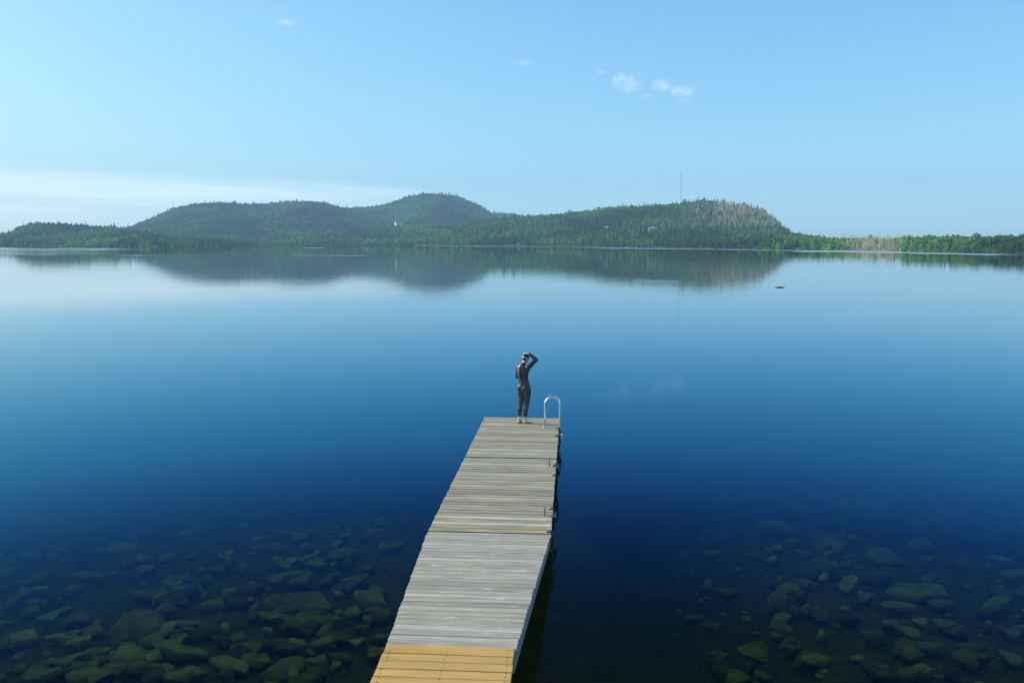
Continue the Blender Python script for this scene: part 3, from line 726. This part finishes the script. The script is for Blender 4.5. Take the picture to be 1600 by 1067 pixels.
def gn_forest(name, P, srcs, smin, smax, label):
    az = np.arctan((P[:, 0] - 800) / FPX); V = np.stack([P[:, 1] * np.sin(az), P[:, 1] * np.cos(az), P[:, 2] - .3], -1).astype(np.float32)
    me = bpy.data.meshes.new(name); me.vertices.add(len(V)); me.vertices.foreach_set('co', V.ravel())
    n = len(V); s = smin + (smax - smin) * rs.rand(n) ** 2; s = np.where(rs.rand(n) < np.where(P[:, 1] > 1200, .07, .035), s * np.where(P[:, 1] > 1200, 1.45, 1.4), s) * np.where(P[:, 1] > 1200, 1.15, 1.0); s = np.where(P[:, 0] > 1230, np.minimum(s, 1.6) * .85, s).astype(np.float32)
    for nm, arr in (('scl', s), ('rot', (rs.rand(n) * 6.28).astype(np.float32))):
        t = me.attributes.new(nm, 'FLOAT', 'POINT'); t.data.foreach_set('value', arr)
    t = me.attributes.new('idx', 'INT', 'POINT'); t.data.foreach_set('value', rs.randint(0, len(srcs), n).astype(np.int32))
    o = link(name, me); ng = bpy.data.node_groups.new(name, 'GeometryNodeTree')
    ng.interface.new_socket('Geometry', in_out='INPUT', socket_type='NodeSocketGeometry'); ng.interface.new_socket('Geometry', in_out='OUTPUT', socket_type='NodeSocketGeometry')
    gi = ng.nodes.new('NodeGroupInput'); go = ng.nodes.new('NodeGroupOutput'); ip = ng.nodes.new('GeometryNodeInstanceOnPoints'); jn = ng.nodes.new('GeometryNodeJoinGeometry')
    for sobj in srcs:
        oi = ng.nodes.new('GeometryNodeObjectInfo'); oi.inputs['Object'].default_value = sobj; oi.inputs['As Instance'].default_value = True; oi.transform_space = 'ORIGINAL'
        ng.links.new(oi.outputs['Geometry'], jn.inputs[0])
    def attr(nm, ty):
        a_ = ng.nodes.new('GeometryNodeInputNamedAttribute'); a_.data_type = ty; a_.inputs['Name'].default_value = nm; return a_.outputs[0]
    cx = ng.nodes.new('ShaderNodeCombineXYZ'); ng.links.new(attr('rot', 'FLOAT'), cx.inputs[2])
    ng.links.new(gi.outputs[0], ip.inputs['Points']); ng.links.new(jn.outputs[0], ip.inputs['Instance']); ip.inputs['Pick Instance'].default_value = True
    ng.links.new(attr('idx', 'INT'), ip.inputs['Instance Index']); ng.links.new(cx.outputs[0], ip.inputs['Rotation']); ng.links.new(attr('scl', 'FLOAT'), ip.inputs['Scale'])
    ng.links.new(ip.outputs[0], go.inputs[0]); md = o.modifiers.new('trees', 'NODES'); md.node_group = ng
    o.location.z = .0; tag(o, label, 'forest', kind='stuff')
gn_forest('conifer_forest', pts[isC], [first[('c', i)] for i in range(4)], .65, 1.45, 'dark conifers of the wooded hills across the lake')
dp = forest_points(4, 1040, 1424, .075, lambda u, d, r: r < bare_f(u, d) * .9)
gn_forest('dead_forest', dp, [o for o in bpy.data.objects if o.name.startswith('dead_tree')][:12], .6, 1.15, 'bare grey dead wood of the cleared hillside and low bank')
gn_forest('broadleaf_forest', pts[~isC], [first[('l', i)] for i in range(4)], .65, 1.2, 'lighter broadleaf trees of the wooded hills across the lake')

# ------------------------------------------------------------ buildings across the lake
def house(u, v, L_, W_, Hh, rise, rz, wallm, roofm, label, lift=0.0, name='house'):
    d, h = ground_hit(u, v, 1.0); e = empty(name, world_pt(u, d, h + lift), rz); tag(e, label, 'house')
    a = MB(); a.box((0, 0, Hh / 2 - .8), (L_, W_, Hh + 1.6)); 
    a.add([(-L_ / 2, -W_ / 2, Hh), (-L_ / 2, W_ / 2, Hh), (-L_ / 2, 0, Hh + rise), (L_ / 2, -W_ / 2, Hh), (L_ / 2, W_ / 2, Hh), (L_ / 2, 0, Hh + rise)], [(0, 1, 2), (3, 5, 4)])
    a.build('wall', wallm, e)
    a = MB(); o_ = .35
    for s in (-1, 1):
        z1 = Hh - o_ * rise / (W_ / 2)
        V = [(-L_ / 2 - o_, s * (W_ / 2 + o_), z1 + .04), (L_ / 2 + o_, s * (W_ / 2 + o_), z1 + .04), (L_ / 2 + o_, 0, Hh + rise + .04), (-L_ / 2 - o_, 0, Hh + rise + .04)]
        V += [(x, y, z + .16) for x, y, z in V]
        a.add(V, [(0, 1, 2, 3), (4, 7, 6, 5), (0, 4, 5, 1), (1, 5, 6, 2), (2, 6, 7, 3), (3, 7, 4, 0)])
    rf = a.build('roof', roofm, e)
    a = MB(); a.box((L_ * .2, .3, Hh + rise + .4), (.6, .6, 1.3)); a.build('chimney', M_mud, rf)
    for k in range(max(2, int(L_ / 3))):
        a = MB(); a.box((-L_ / 2 + (k + .5) * L_ / max(2, int(L_ / 3)), -W_ / 2 - .02, Hh * .55), (1.1, .06, 1.0)); a.build('window', M_glass, e)
    a = MB(); a.box((-L_ / 2 - .02, .6, .95), (.06, .9, 1.9)); a.build('door', M_dark, e)
    return e
house(625, 353.5, 13, 6.5, 3.6, 2.2, R(30), M_white, M_roof, 'white gabled house with a long grey roof among the trees halfway up the middle hill', 2.6)
house(1017, 361, 6.5, 4.5, 1.8, 1.5, R(8), simple('tan_cladding', (.4, .36, .3), .8), M_roofp, 'low cottage with a pale grey roof on the wooded slope below the mast', .4, 'cottage')
house(945, 358.5, 5, 4, 2.0, 1.2, R(-10), simple('brown_cladding', (.28, .24, .2), .8), M_roofp, 'small pale-roofed cottage left of the other one on the slope below the mast', 0, 'cottage')
def shore_house(u, wpx, label, col):
    d = float(shore_d(u)) / math.cos(math.atan((u - 800) / FPX)) + 1.5; w = wpx * d / FPX
    e = empty('boathouse', world_pt(u, d, .4), R(trng.uniform(-15, 15))); tag(e, label, 'boathouse', 'small white boathouses on the far shore')
    a = MB(); a.box((0, 0, .7), (w, 2, 1.6)); a.add([(-w / 2, -1, 1.5), (-w / 2, 1, 1.5), (-w / 2, 0, 2.2), (w / 2, -1, 1.5), (w / 2, 1, 1.5), (w / 2, 0, 2.2)], [(0, 1, 2), (3, 5, 4)]); a.build('wall', M_white, e)
    a = MB()
    for s in (-1, 1): a.add([(-w / 2 - .1, s * 1.15, 1.43), (w / 2 + .1, s * 1.15, 1.43), (w / 2 + .1, 0, 2.28), (-w / 2 - .1, 0, 2.28)], [(0, 1, 2, 3)])
    o = a.build('roof', M_roofp, e); md = o.modifiers.new('thick', 'SOLIDIFY'); md.thickness = .08
    a = MB(); a.box((0, -1.02, .7), (w * .4, .05, 1.2)); a.build('door', M_dark, e)
shore_house(47, 3.0, 'small white boathouse at the water edge on the far left, nearest the left border', 0)
shore_house(119, 2.6, 'small white boathouse on the far left shore, left one of a close pair', 0)
shore_house(125.5, 2.2, 'small white boathouse on the far left shore, right one of a close pair', 0)
shore_house(810, 1.8, 'tiny white boathouse at the water edge near the middle of the far shore', 0)
# pale rocks at the waterline
def shore_rock(u, wpx, label):
    d = float(shore_d(u)) / math.cos(math.atan((u - 800) / FPX)) - .5; w = wpx * d / FPX
    o = bpy.data.objects.new('shore_rock', trng.choice(RKM)); C.objects.link(o); o.location = world_pt(u, d, .12); o.scale = (w / 2, 1.2, .45); tag(o, label, 'rock', 'pale rocks at the far waterline')
RKM = []
for i in range(3):
    m_ = boulder_mesh(60 + i, 2); m_.materials.clear(); m_.materials.append(M_mud); RKM.append(m_)
for u, w, lb_ in [(400, 5, 'pale rock at the far waterline below the left hill, leftmost of three'), (425, 3, 'pale rock at the far waterline below the left hill, middle of three'), (487, 8, 'pale rock at the far waterline below the left hill, rightmost of three'),
                  (652, 7, 'pale rock at the far waterline below the white house, left one'), (664, 5, 'pale rock at the far waterline below the white house, right one'),
                  (930, 9, 'pale rock at the waterline below the small cottage'), (978, 7, 'pale rock at the waterline below the pale-roofed cottage'), (1168, 12, 'pale sandy rock at the waterline below the bare hillside'),
                  (1200, 6, 'brown rock at the waterline right of the sandy one'), (1378, 6, 'rock at the waterline by the low bare bank'), (1518, 8, 'pale rock at the foot of the right-hand trees')]: shore_rock(u, w, lb_)
# small shore dock on the right
d = float(shore_d(1413)) / math.cos(math.atan((1413 - 800) / FPX)) - 3; e = empty('shore_jetty', world_pt(1417, d, .45), R(-26)); tag(e, 'small pale jetty on the right-hand shore where the green trees begin', 'jetty')
a = MB(); a.box((0, 0, 0), (7.0, 1.3, .12)); a.build('deck', M_mud, e); a = MB(); a.box((0, -.67, -.12), (7.0, .04, .3)); a.build('skirt', M_white, e)
for x in (-3, 0, 3): a = MB(); a.tube([(x, -.5, .5), (x, -.5, -2)], .08, 6); a.build('post', M_dark, e)
# floating log
p = at(1218, 449.5, .02); e = tag(empty('floating_log', at(1218, 449.5, -.015), R(4)), 'dark floating log with stubby branches on the open water at the right', 'log')
a = MB(); a.tube([(-.55, 0, -.02), (-.2, .02, .02), (.2, 0, .05), (.55, -.02, .01)], [.05, .07, .06, .03], 8); a.build('stem', M_log, e, True)
a = MB(); a.tube([(-.1, 0, .05), (-.16, 0, .16)], [.025, .012], 5); a.tube([(.2, 0, .05), (.3, .03, .14)], [.02, .01], 5); a.build('branch_stub', M_log, e)
# radio mast
d, h = ground_hit(1060, 319, 2.0); d = 935.0; h = hgt(1060, d); HM = (HOR - 268) * d * math.cos(0) / FPX + CAMH - h
e = tag(empty('radio_mast', world_pt(1060, d, h)), 'tall thin lattice radio mast on top of the right-hand hill', 'radio mast')
a = MB(); w = .42; legs = [(w * math.cos(t), w * math.sin(t)) for t in (R(90), R(210), R(330))]
for x, y in legs: a.tube([(x, y, -1), (x, y, HM * .93)], .05, 5)
z = 0; k = 0
while z < HM * .93 - 1:
    for i in range(3):
        p, q = legs[i], legs[(i + 1) % 3]; a.tube([(p[0], p[1], z), (q[0], q[1], z + 1.0)], .03, 3)
    z += 1.0
a.build('lattice', M_mast, e)
a = MB(); a.tube([(0, 0, HM * .92), (0, 0, HM)], [.07, .04], 6); a.build('antenna', M_mast, e)
for z in (HM * .62, HM * .84): a = MB(); a.tube([(.5, -.2, z - .7), (.5, -.2, z + .7)], .16, 6); a.box((.3, -.1, z), (.5, .08, .08)); a.build('aerial', M_mast, e)
for i in range(3):
    t = R(30 + 120 * i); b_ = Vector((14 * math.cos(t), 14 * math.sin(t), -3)); a = MB(); a.tube([(0, 0, HM * .8), b_], .012, 3); a.build('guy_wire', M_mast, e)

# ------------------------------------------------------------ the swimmer
px_m = .0155
per = empty('person', at(817.5, 661.5, DH), 0); per.scale = (1.02,) * 3
tag(per, 'person in a dark wetsuit standing barefoot at the dock end, one hand raised', 'person')
FA = R(32); Fv = Vector((math.sin(FA), math.cos(FA), 0)); Rv = Vector((math.cos(FA), -math.sin(FA), 0)); Z3 = Vector((0, 0, 1))
def fr(c, r=0, f=0, z=0): return Vector(c) + Rv * r + Fv * f + Z3 * z
RM = Matrix((Rv, Fv, Z3)).transposed().to_4x4()
def body_shapes(a, g, suit):
    # torso
    T = [((.015, 0, .80), (.125, .095)), ((.022, 0, .87), (.150, .108)), ((.022, 0, .94), (.152, .106)), ((.012, 0, 1.02), (.132, .092)), ((.0, 0, 1.09), (.118, .086)), ((-.008, 0, 1.17), (.128, .096)),
         ((-.016, 0, 1.26), (.145, .106)), ((-.02, 0, 1.34), (.155, .10)), ((-.02, .0, 1.40), (.135, .082)), ((-.015, .005, 1.435), (.085, .068)), ((-.005, .015, 1.47), (.058, .058))]
    a.tube([t[0] for t in T], [(t[1][0] + g, t[1][1] + g) for t in T], 24, side=Rv)
    for s in (-1, 1): a.ball(fr((.022, 0, .885), s * .070, -.050), (.075 + g, .068 + g, .085 + g))
    for s in (-1, 1): a.ball(fr((-.015, 0, 1.285), s * .07, .075), (.06 + g, .05 + g, .06 + g))
    # legs
    kl = fr((-.062, .02, .49)); kr = fr((.085, -.01, .49))
    al = Vector((-.098, .03, .10)); ar = Vector((.045, -.02, .10))
    hl = fr((.022, 0, .86), -.085); hr = fr((.022, 0, .86), .085)
    zt = .24
    for h, k, an in ((hl, kl, al), (hr, kr, ar)):
        m1 = h.lerp(k, .5) + Fv * .012; c1 = k.lerp(an, .32) - Fv * .022
        e_ = k.lerp(an, .80)
        P_ = [h + Z3 * .02, h.lerp(k, .25), m1, h.lerp(k, .82), k, k.lerp(an, .15) - Fv * .01, c1, k.lerp(an, .6) - Fv * .01, e_]
        Q_ = [.086, .082, .071, .058, .052, .050, .055, .044, .035]
        if not suit: P_ += [an, an - Z3 * .05]; Q_ += [.034, .036]
        a.tube(P_, [q_ + g for q_ in Q_], 18)
    # arms
    sr = fr((-.02, 0, 1.385), .155); er = Vector((.315, .02, 1.56)); wr = Vector((.130, .105, 1.705))
    sl_ = fr((-.02, 0, 1.37), -.122); el = Vector((-.142, .13, 1.13)); wl = Vector((-.045, .30, 1.20))
    for s_, e_, w_ in ((sr, er, wr), (sl_, el, wl)):
        P_ = [s_.lerp(Vector((-.02, 0, 1.36)), .3), s_, s_.lerp(e_, .35), s_.lerp(e_, .7), e_, e_.lerp(w_, .22), e_.lerp(w_, .6), w_.lerp(e_, .06)]
        a.tube(P_, [q_ + g for q_ in (.050, .056, .050, .043, .040, .041, .035, .026)], 16)
        a.ball(e_, .040 + g); a.ball(s_, .057 + g)
        if not suit: a.tube([w_.lerp(e_, .1), w_ + (w_ - e_).normalized() * .02], [.025, .025], 12)
    return dict(al=al, ar=ar, wr=wr, er=er, wl=wl, el=el)
HC = Vector((.052, .055, 1.568)); HT = R(-12)
HM4 = Matrix.Rotation(R(10), 4, 'Y') @ RM @ Matrix.Rotation(R(-10), 4, 'X')
def hp(x, y, z): return HC + (HM4 @ Vector((x, y, z)))
def hand(a, w, d, up, curl, thumb_side):
    d = d.normalized(); n_ = (up - d * up.dot(d)).normalized(); s_ = d.cross(n_).normalized() * thumb_side
    # palm
    a.tube([w - d * .005, w + d * .03, w + d * .06, w + d * .088], [(.025, .016), (.036, .014), (.041, .013), (.038, .011)], 14, side=s_)
    for i, (o_, l_) in enumerate(((.029, .070), (.010, .078), (-.010, .073), (-.028, .058))):
        b = w + d * .082 + s_ * o_; c1 = curl
        d1 = (d * math.cos(c1) - n_ * math.sin(c1)); d2 = (d * math.cos(c1 * 2) - n_ * math.sin(c1 * 2)); d3 = (d * math.cos(c1 * 2.8) - n_ * math.sin(c1 * 2.8))
        spread = s_ * o_ * .35
        p1 = b + (d1 * l_ * .45) + spread * .5; p2 = p1 + d2 * l_ * .32; p3 = p2 + d3 * l_ * .26
        a.tube([b - d * .02, b, p1, p2, p3], [.0095, .0095, .009, .0082, .0066], 8)
    b = w + d * .028 + s_ * .030; td = (d * .65 + s_ * .7 - n_ * .25).normalized(); p1 = b + td * .035; p2 = p1 + (td + d * .4 - n_ * .2).normalized() * .03
    a.tube([b - td * .02, b, p1, p2], [.013, .013, .011, .008], 8)
def foot(a, an, dir_):
    dir_ = dir_.normalized(); s_ = dir_.cross(Z3)
    b = Vector((an.x, an.y, 0))
    a.tube([b - dir_ * .055 + Z3 * .026, b - dir_ * .03 + Z3 * .034, b + dir_ * .03 + Z3 * .036, b + dir_ * .09 + Z3 * .028, b + dir_ * .135 + Z3 * .018, b + dir_ * .15 + Z3 * .014],
           [(.020, .022), (.030, .034), (.033, .036), (.040, .027), (.042, .017), (.036, .012)], 14, side=s_)
    a.ball(b - dir_ * .035 + Z3 * .03, (.030, .030, .030)); a.tube([Vector(an) + Z3 * .03, b + Z3 * .035 + dir_ * .01], [.036, .038], 12)
    for i in range(5):
        o_ = (-.030 + .015 * i); L_ = .172 + (-.006 * i if s_.x > -2 else 0) - abs(i - 1) * .004
        a.tube([b + dir_ * .125 + s_ * o_ + Z3 * .012, b + dir_ * L_ + s_ * o_ + Z3 * .010], [.0105, .009], 8)
def bake(name, a, mat, parent, vox, smooth=4):
    o = a.build(name, mat, None); md = o.modifiers.new('r', 'REMESH'); md.mode = 'VOXEL'; md.voxel_size = vox
    ms = o.modifiers.new('s', 'SMOOTH'); ms.iterations = smooth; ms.factor = .5
    dg = bpy.context.evaluated_depsgraph_get(); me = bpy.data.meshes.new_from_object(o.evaluated_get(dg)); old = o.data
    o.modifiers.clear(); o.data = me; bpy.data.meshes.remove(old); me.name = name
    if not me.materials: me.materials.append(mat)
    me.polygons.foreach_set('use_smooth', [True] * len(me.polygons)); o.parent = parent; return o
a = MB(); J = body_shapes(a, 0, False)
a.tube([(-.012, .01, 1.42), (.0, .02, 1.47), hp(0, -.01, -.06)], [.056, .050, .050], 16)
a.ball(hp(0, -.005, .025), (.078, .096, .094), HM4, 20, 14)                 # skull
a.tube([hp(0, .028, .01), hp(0, .04, -.045), hp(0, .055, -.092)], [(.066, .055), (.055, .048), (.030, .026)], 16, side=(HM4 @ Vector((1, 0, 0))))  # face and jaw
a.tube([hp(0, .088, .022), hp(0, .106, -.018), hp(0, .094, -.028)], [.008, .014, .010], 8)  # nose
a.ball(hp(0, .088, -.052), (.024, .010, .008), HM4)                         # lips
for s in (-1, 1):
    a.ball(hp(s * .077, .0, -.008), (.010, .020, .032), HM4)                # ears
    a.ball(hp(s * .032, .080, .016), (.014, .010, .011), HM4)               # eyes
hand(a, J['wr'], Vector((-.155, .02, .004)), Vector((.0, -.1, 1)), .28, -1)
hand(a, J['wl'], (J['wl'] - J['el']) + Vector((.02, 0, .06)), Vector((0, .3, 1)), .35, -1)
foot(a, J['al'], Vector((.75, .65, 0))); foot(a, J['ar'], Vector((.93, .38, 0)))
body = bake('body', a, M_skin, per, .0065, 3)
a = MB(); body_shapes(a, .010, True); a.tube([(-.012, .008, 1.44), (-.004, .016, 1.485)], [.062, .058], 18)
suit = bake('wetsuit', a, M_suit, per, .0085, 5)
a = MB(); a.tube([fr((.022, 0, .93), 0, -.127), fr((.012, 0, 1.02), 0, -.116), fr((0, 0, 1.09), 0, -.103), fr((-.008, 0, 1.17), 0, -.112), fr((-.016, 0, 1.26), 0, -.122), fr((-.02, 0, 1.34), 0, -.116), fr((-.018, 0, 1.41), 0, -.086), fr((-.008, 0, 1.475), 0, -.055)], (.0075), 6)
a.build('zipper', M_black, suit)
a = MB(); a.tube([fr((-.008, 0, 1.475), -.01, -.062), fr((-.02, 0, 1.38), -.03, -.115), fr((-.02, 0, 1.25), -.036, -.135), fr((-.01, 0, 1.15), -.030, -.125)], [.006, .010, .010, .006], 6)
a.build('zipper_cord', simple('grey_cord', (.3, .31, .3), .6), suit)
a = MB(); a.ball(hp(0, -.010, .032), (.084, .101, .097), HM4, 22, 14)
# cap keeps only the part above the brow and ears
keep = []; inv = HM4.inverted()
loc = [inv @ (Vector(v) - HC) for v in a.v]
a.f = [f for f in a.f if all(loc[i].z > .035 - 1.05 * (-loc[i].y) or loc[i].z > .05 for i in f) and sum(loc[i].z for i in f) / len(f) > -.075]
cap = a.build('swim_cap', M_cap, per, True); md = cap.modifiers.new('t', 'SOLIDIFY'); md.thickness = .003
a = MB(); ring = []
for t in np.linspace(0, 2 * math.pi, 33): ring.append(hp(.087 * math.sin(t), -.010 + .104 * math.cos(t), .018 + .012 * -math.cos(t)))
a.tube(ring, [(.009, .003)] * 33, 6, side=(HM4 @ Vector((0, 0, 1))), caps=False); st = a.build('goggle_strap', M_strap, per)
a = MB()
for s in (-1, 1): a.ball(hp(s * .034, .092, .016), (.026, .012, .018), HM4)
a.build('goggle_lenses', M_glass, st, True)

# ------------------------------------------------------------ clouds: small wisps of thin vapour far outside the haze
def cloud_mat(den, sc_, seed, lo=.5, hi=.75):
    m, nt, out = newmat('cloud_vapour'); tc = nt.nodes.new('ShaderNodeTexCoord')
    mp = nt.nodes.new('ShaderNodeMapping'); L(nt, tc.outputs['Object'], mp.inputs[0]); mp.inputs['Location'].default_value = (seed, seed * .7, 0)
    n = noise_n(nt, mp.outputs[0], sc_, 5, .6); a = math_n(nt, 'MULTIPLY', ramp(nt, n, [(lo, 0.0), (hi, 1.0)]), den)
    d = nt.nodes.new('ShaderNodeBsdfDiffuse'); d.inputs[0].default_value = (.95, .95, .95, 1); t = nt.nodes.new('ShaderNodeBsdfTranslucent'); t.inputs[0].default_value = (.95, .95, .95, 1)
    cn = nt.nodes.new('ShaderNodeCombineXYZ')   # thin vapour scatters sunlight evenly, whatever way the veil faces
    for i in range(3): cn.inputs[i].default_value = sdir[i]
    cb = nt.nodes.new('ShaderNodeCombineXYZ')
    for i in range(3): cb.inputs[i].default_value = -sdir[i]
    L(nt, cn.outputs[0], d.inputs['Normal']); L(nt, cb.outputs[0], t.inputs['Normal'])
    m1 = nt.nodes.new('ShaderNodeAddShader'); L(nt, d.outputs[0], m1.inputs[0]); L(nt, t.outputs[0], m1.inputs[1])
    tr = nt.nodes.new('ShaderNodeBsdfTransparent'); m2 = nt.nodes.new('ShaderNodeMixShader'); L(nt, a, m2.inputs[0]); L(nt, tr.outputs[0], m2.inputs[1]); L(nt, m1.outputs[0], m2.inputs[2])
    L(nt, m2.outputs[0], out.inputs[0]); return m
def cloud(u, v, wpx, hpx, den, label, d=6500, seed=1.0, sc_=2.2, lo=.42, hi=.7, rot=0.0):
    # nested ragged veils of vapour, thinning outwards
    r_ = ray(u, v); r_ = r_ / r_.y; c = Vector((r_.x * d, d, CAMH + r_.z * d)); s = d / FPX
    a = MB()
    for k in range(7):
        q = .16 + .84 * (k / 6) ** .8; a.ball((.06 * math.sin(k * 2.1 + seed), 0, .10 * math.cos(k * 1.7 + seed)), q, None, 28, 16)
    o = a.build('cloud', cloud_mat(den, sc_, seed, lo, hi), None, True)
    o.location = c; o.scale = (wpx * s / 2, wpx * s / 3, hpx * s / 2); o.rotation_euler = (0, rot, 0)
    tag(o, label, 'cloud', kind='structure'); return o
cloud(979, 129, 50, 34, .024, 'small white wisp of cloud right of centre, left one of the group', seed=1.3, rot=R(8))
cloud(1034, 134, 36, 20, .030, 'small white wisp of cloud in the middle of the group', seed=4.1, rot=R(-6))
cloud(1066, 143, 46, 18, .028, 'small white wisp of cloud, rightmost of the group', seed=7.7, rot=R(-8))
cloud(445, 36, 34, 16, .02, 'tiny faint wisp of cloud high on the left', seed=9.2)
cloud(120, 296, 1200, 46, .03, 'long pale bank of thin cloud low over the left hills', d=9000, seed=3.3, sc_=1.6, lo=.3, hi=.6, rot=R(1.5))

cloud(-60, 325, 1000, 100, .012, 'faint pale haze bank low on the left horizon', d=9500, seed=6.6, sc_=1.2, lo=.2, hi=.6)
cloud(820, 99, 22, 9, .014, 'very faint scrap of cloud left of the small group', seed=2.2)
cloud(938, 113, 18, 8, .014, 'very faint scrap of cloud just left of the cloud wisps', seed=5.2)
cloud(1010, 150, 20, 9, .014, 'very faint scrap of cloud below the cloud wisps', seed=6.2)
cloud(1073, 157, 30, 8, .014, 'very faint scrap of cloud under the rightmost wisp', seed=8.2)

# ------------------------------------------------------------ haze
m, nt, out = newmat('haze_air'); v = nt.nodes.new('ShaderNodeVolumePrincipled')
v.inputs['Color'].default_value = (.42, .70, 1.0, 1); v.inputs['Density'].default_value = .00032; v.inputs['Anisotropy'].default_value = .0
L(nt, v.outputs[0], out.inputs['Volume'])
a = MB(); a.box((0, 1200, 79), (5600, 2800, 222)); hz = a.build('haze', m); tag(hz, 'thin blue air haze over the lake', kind='stuff')
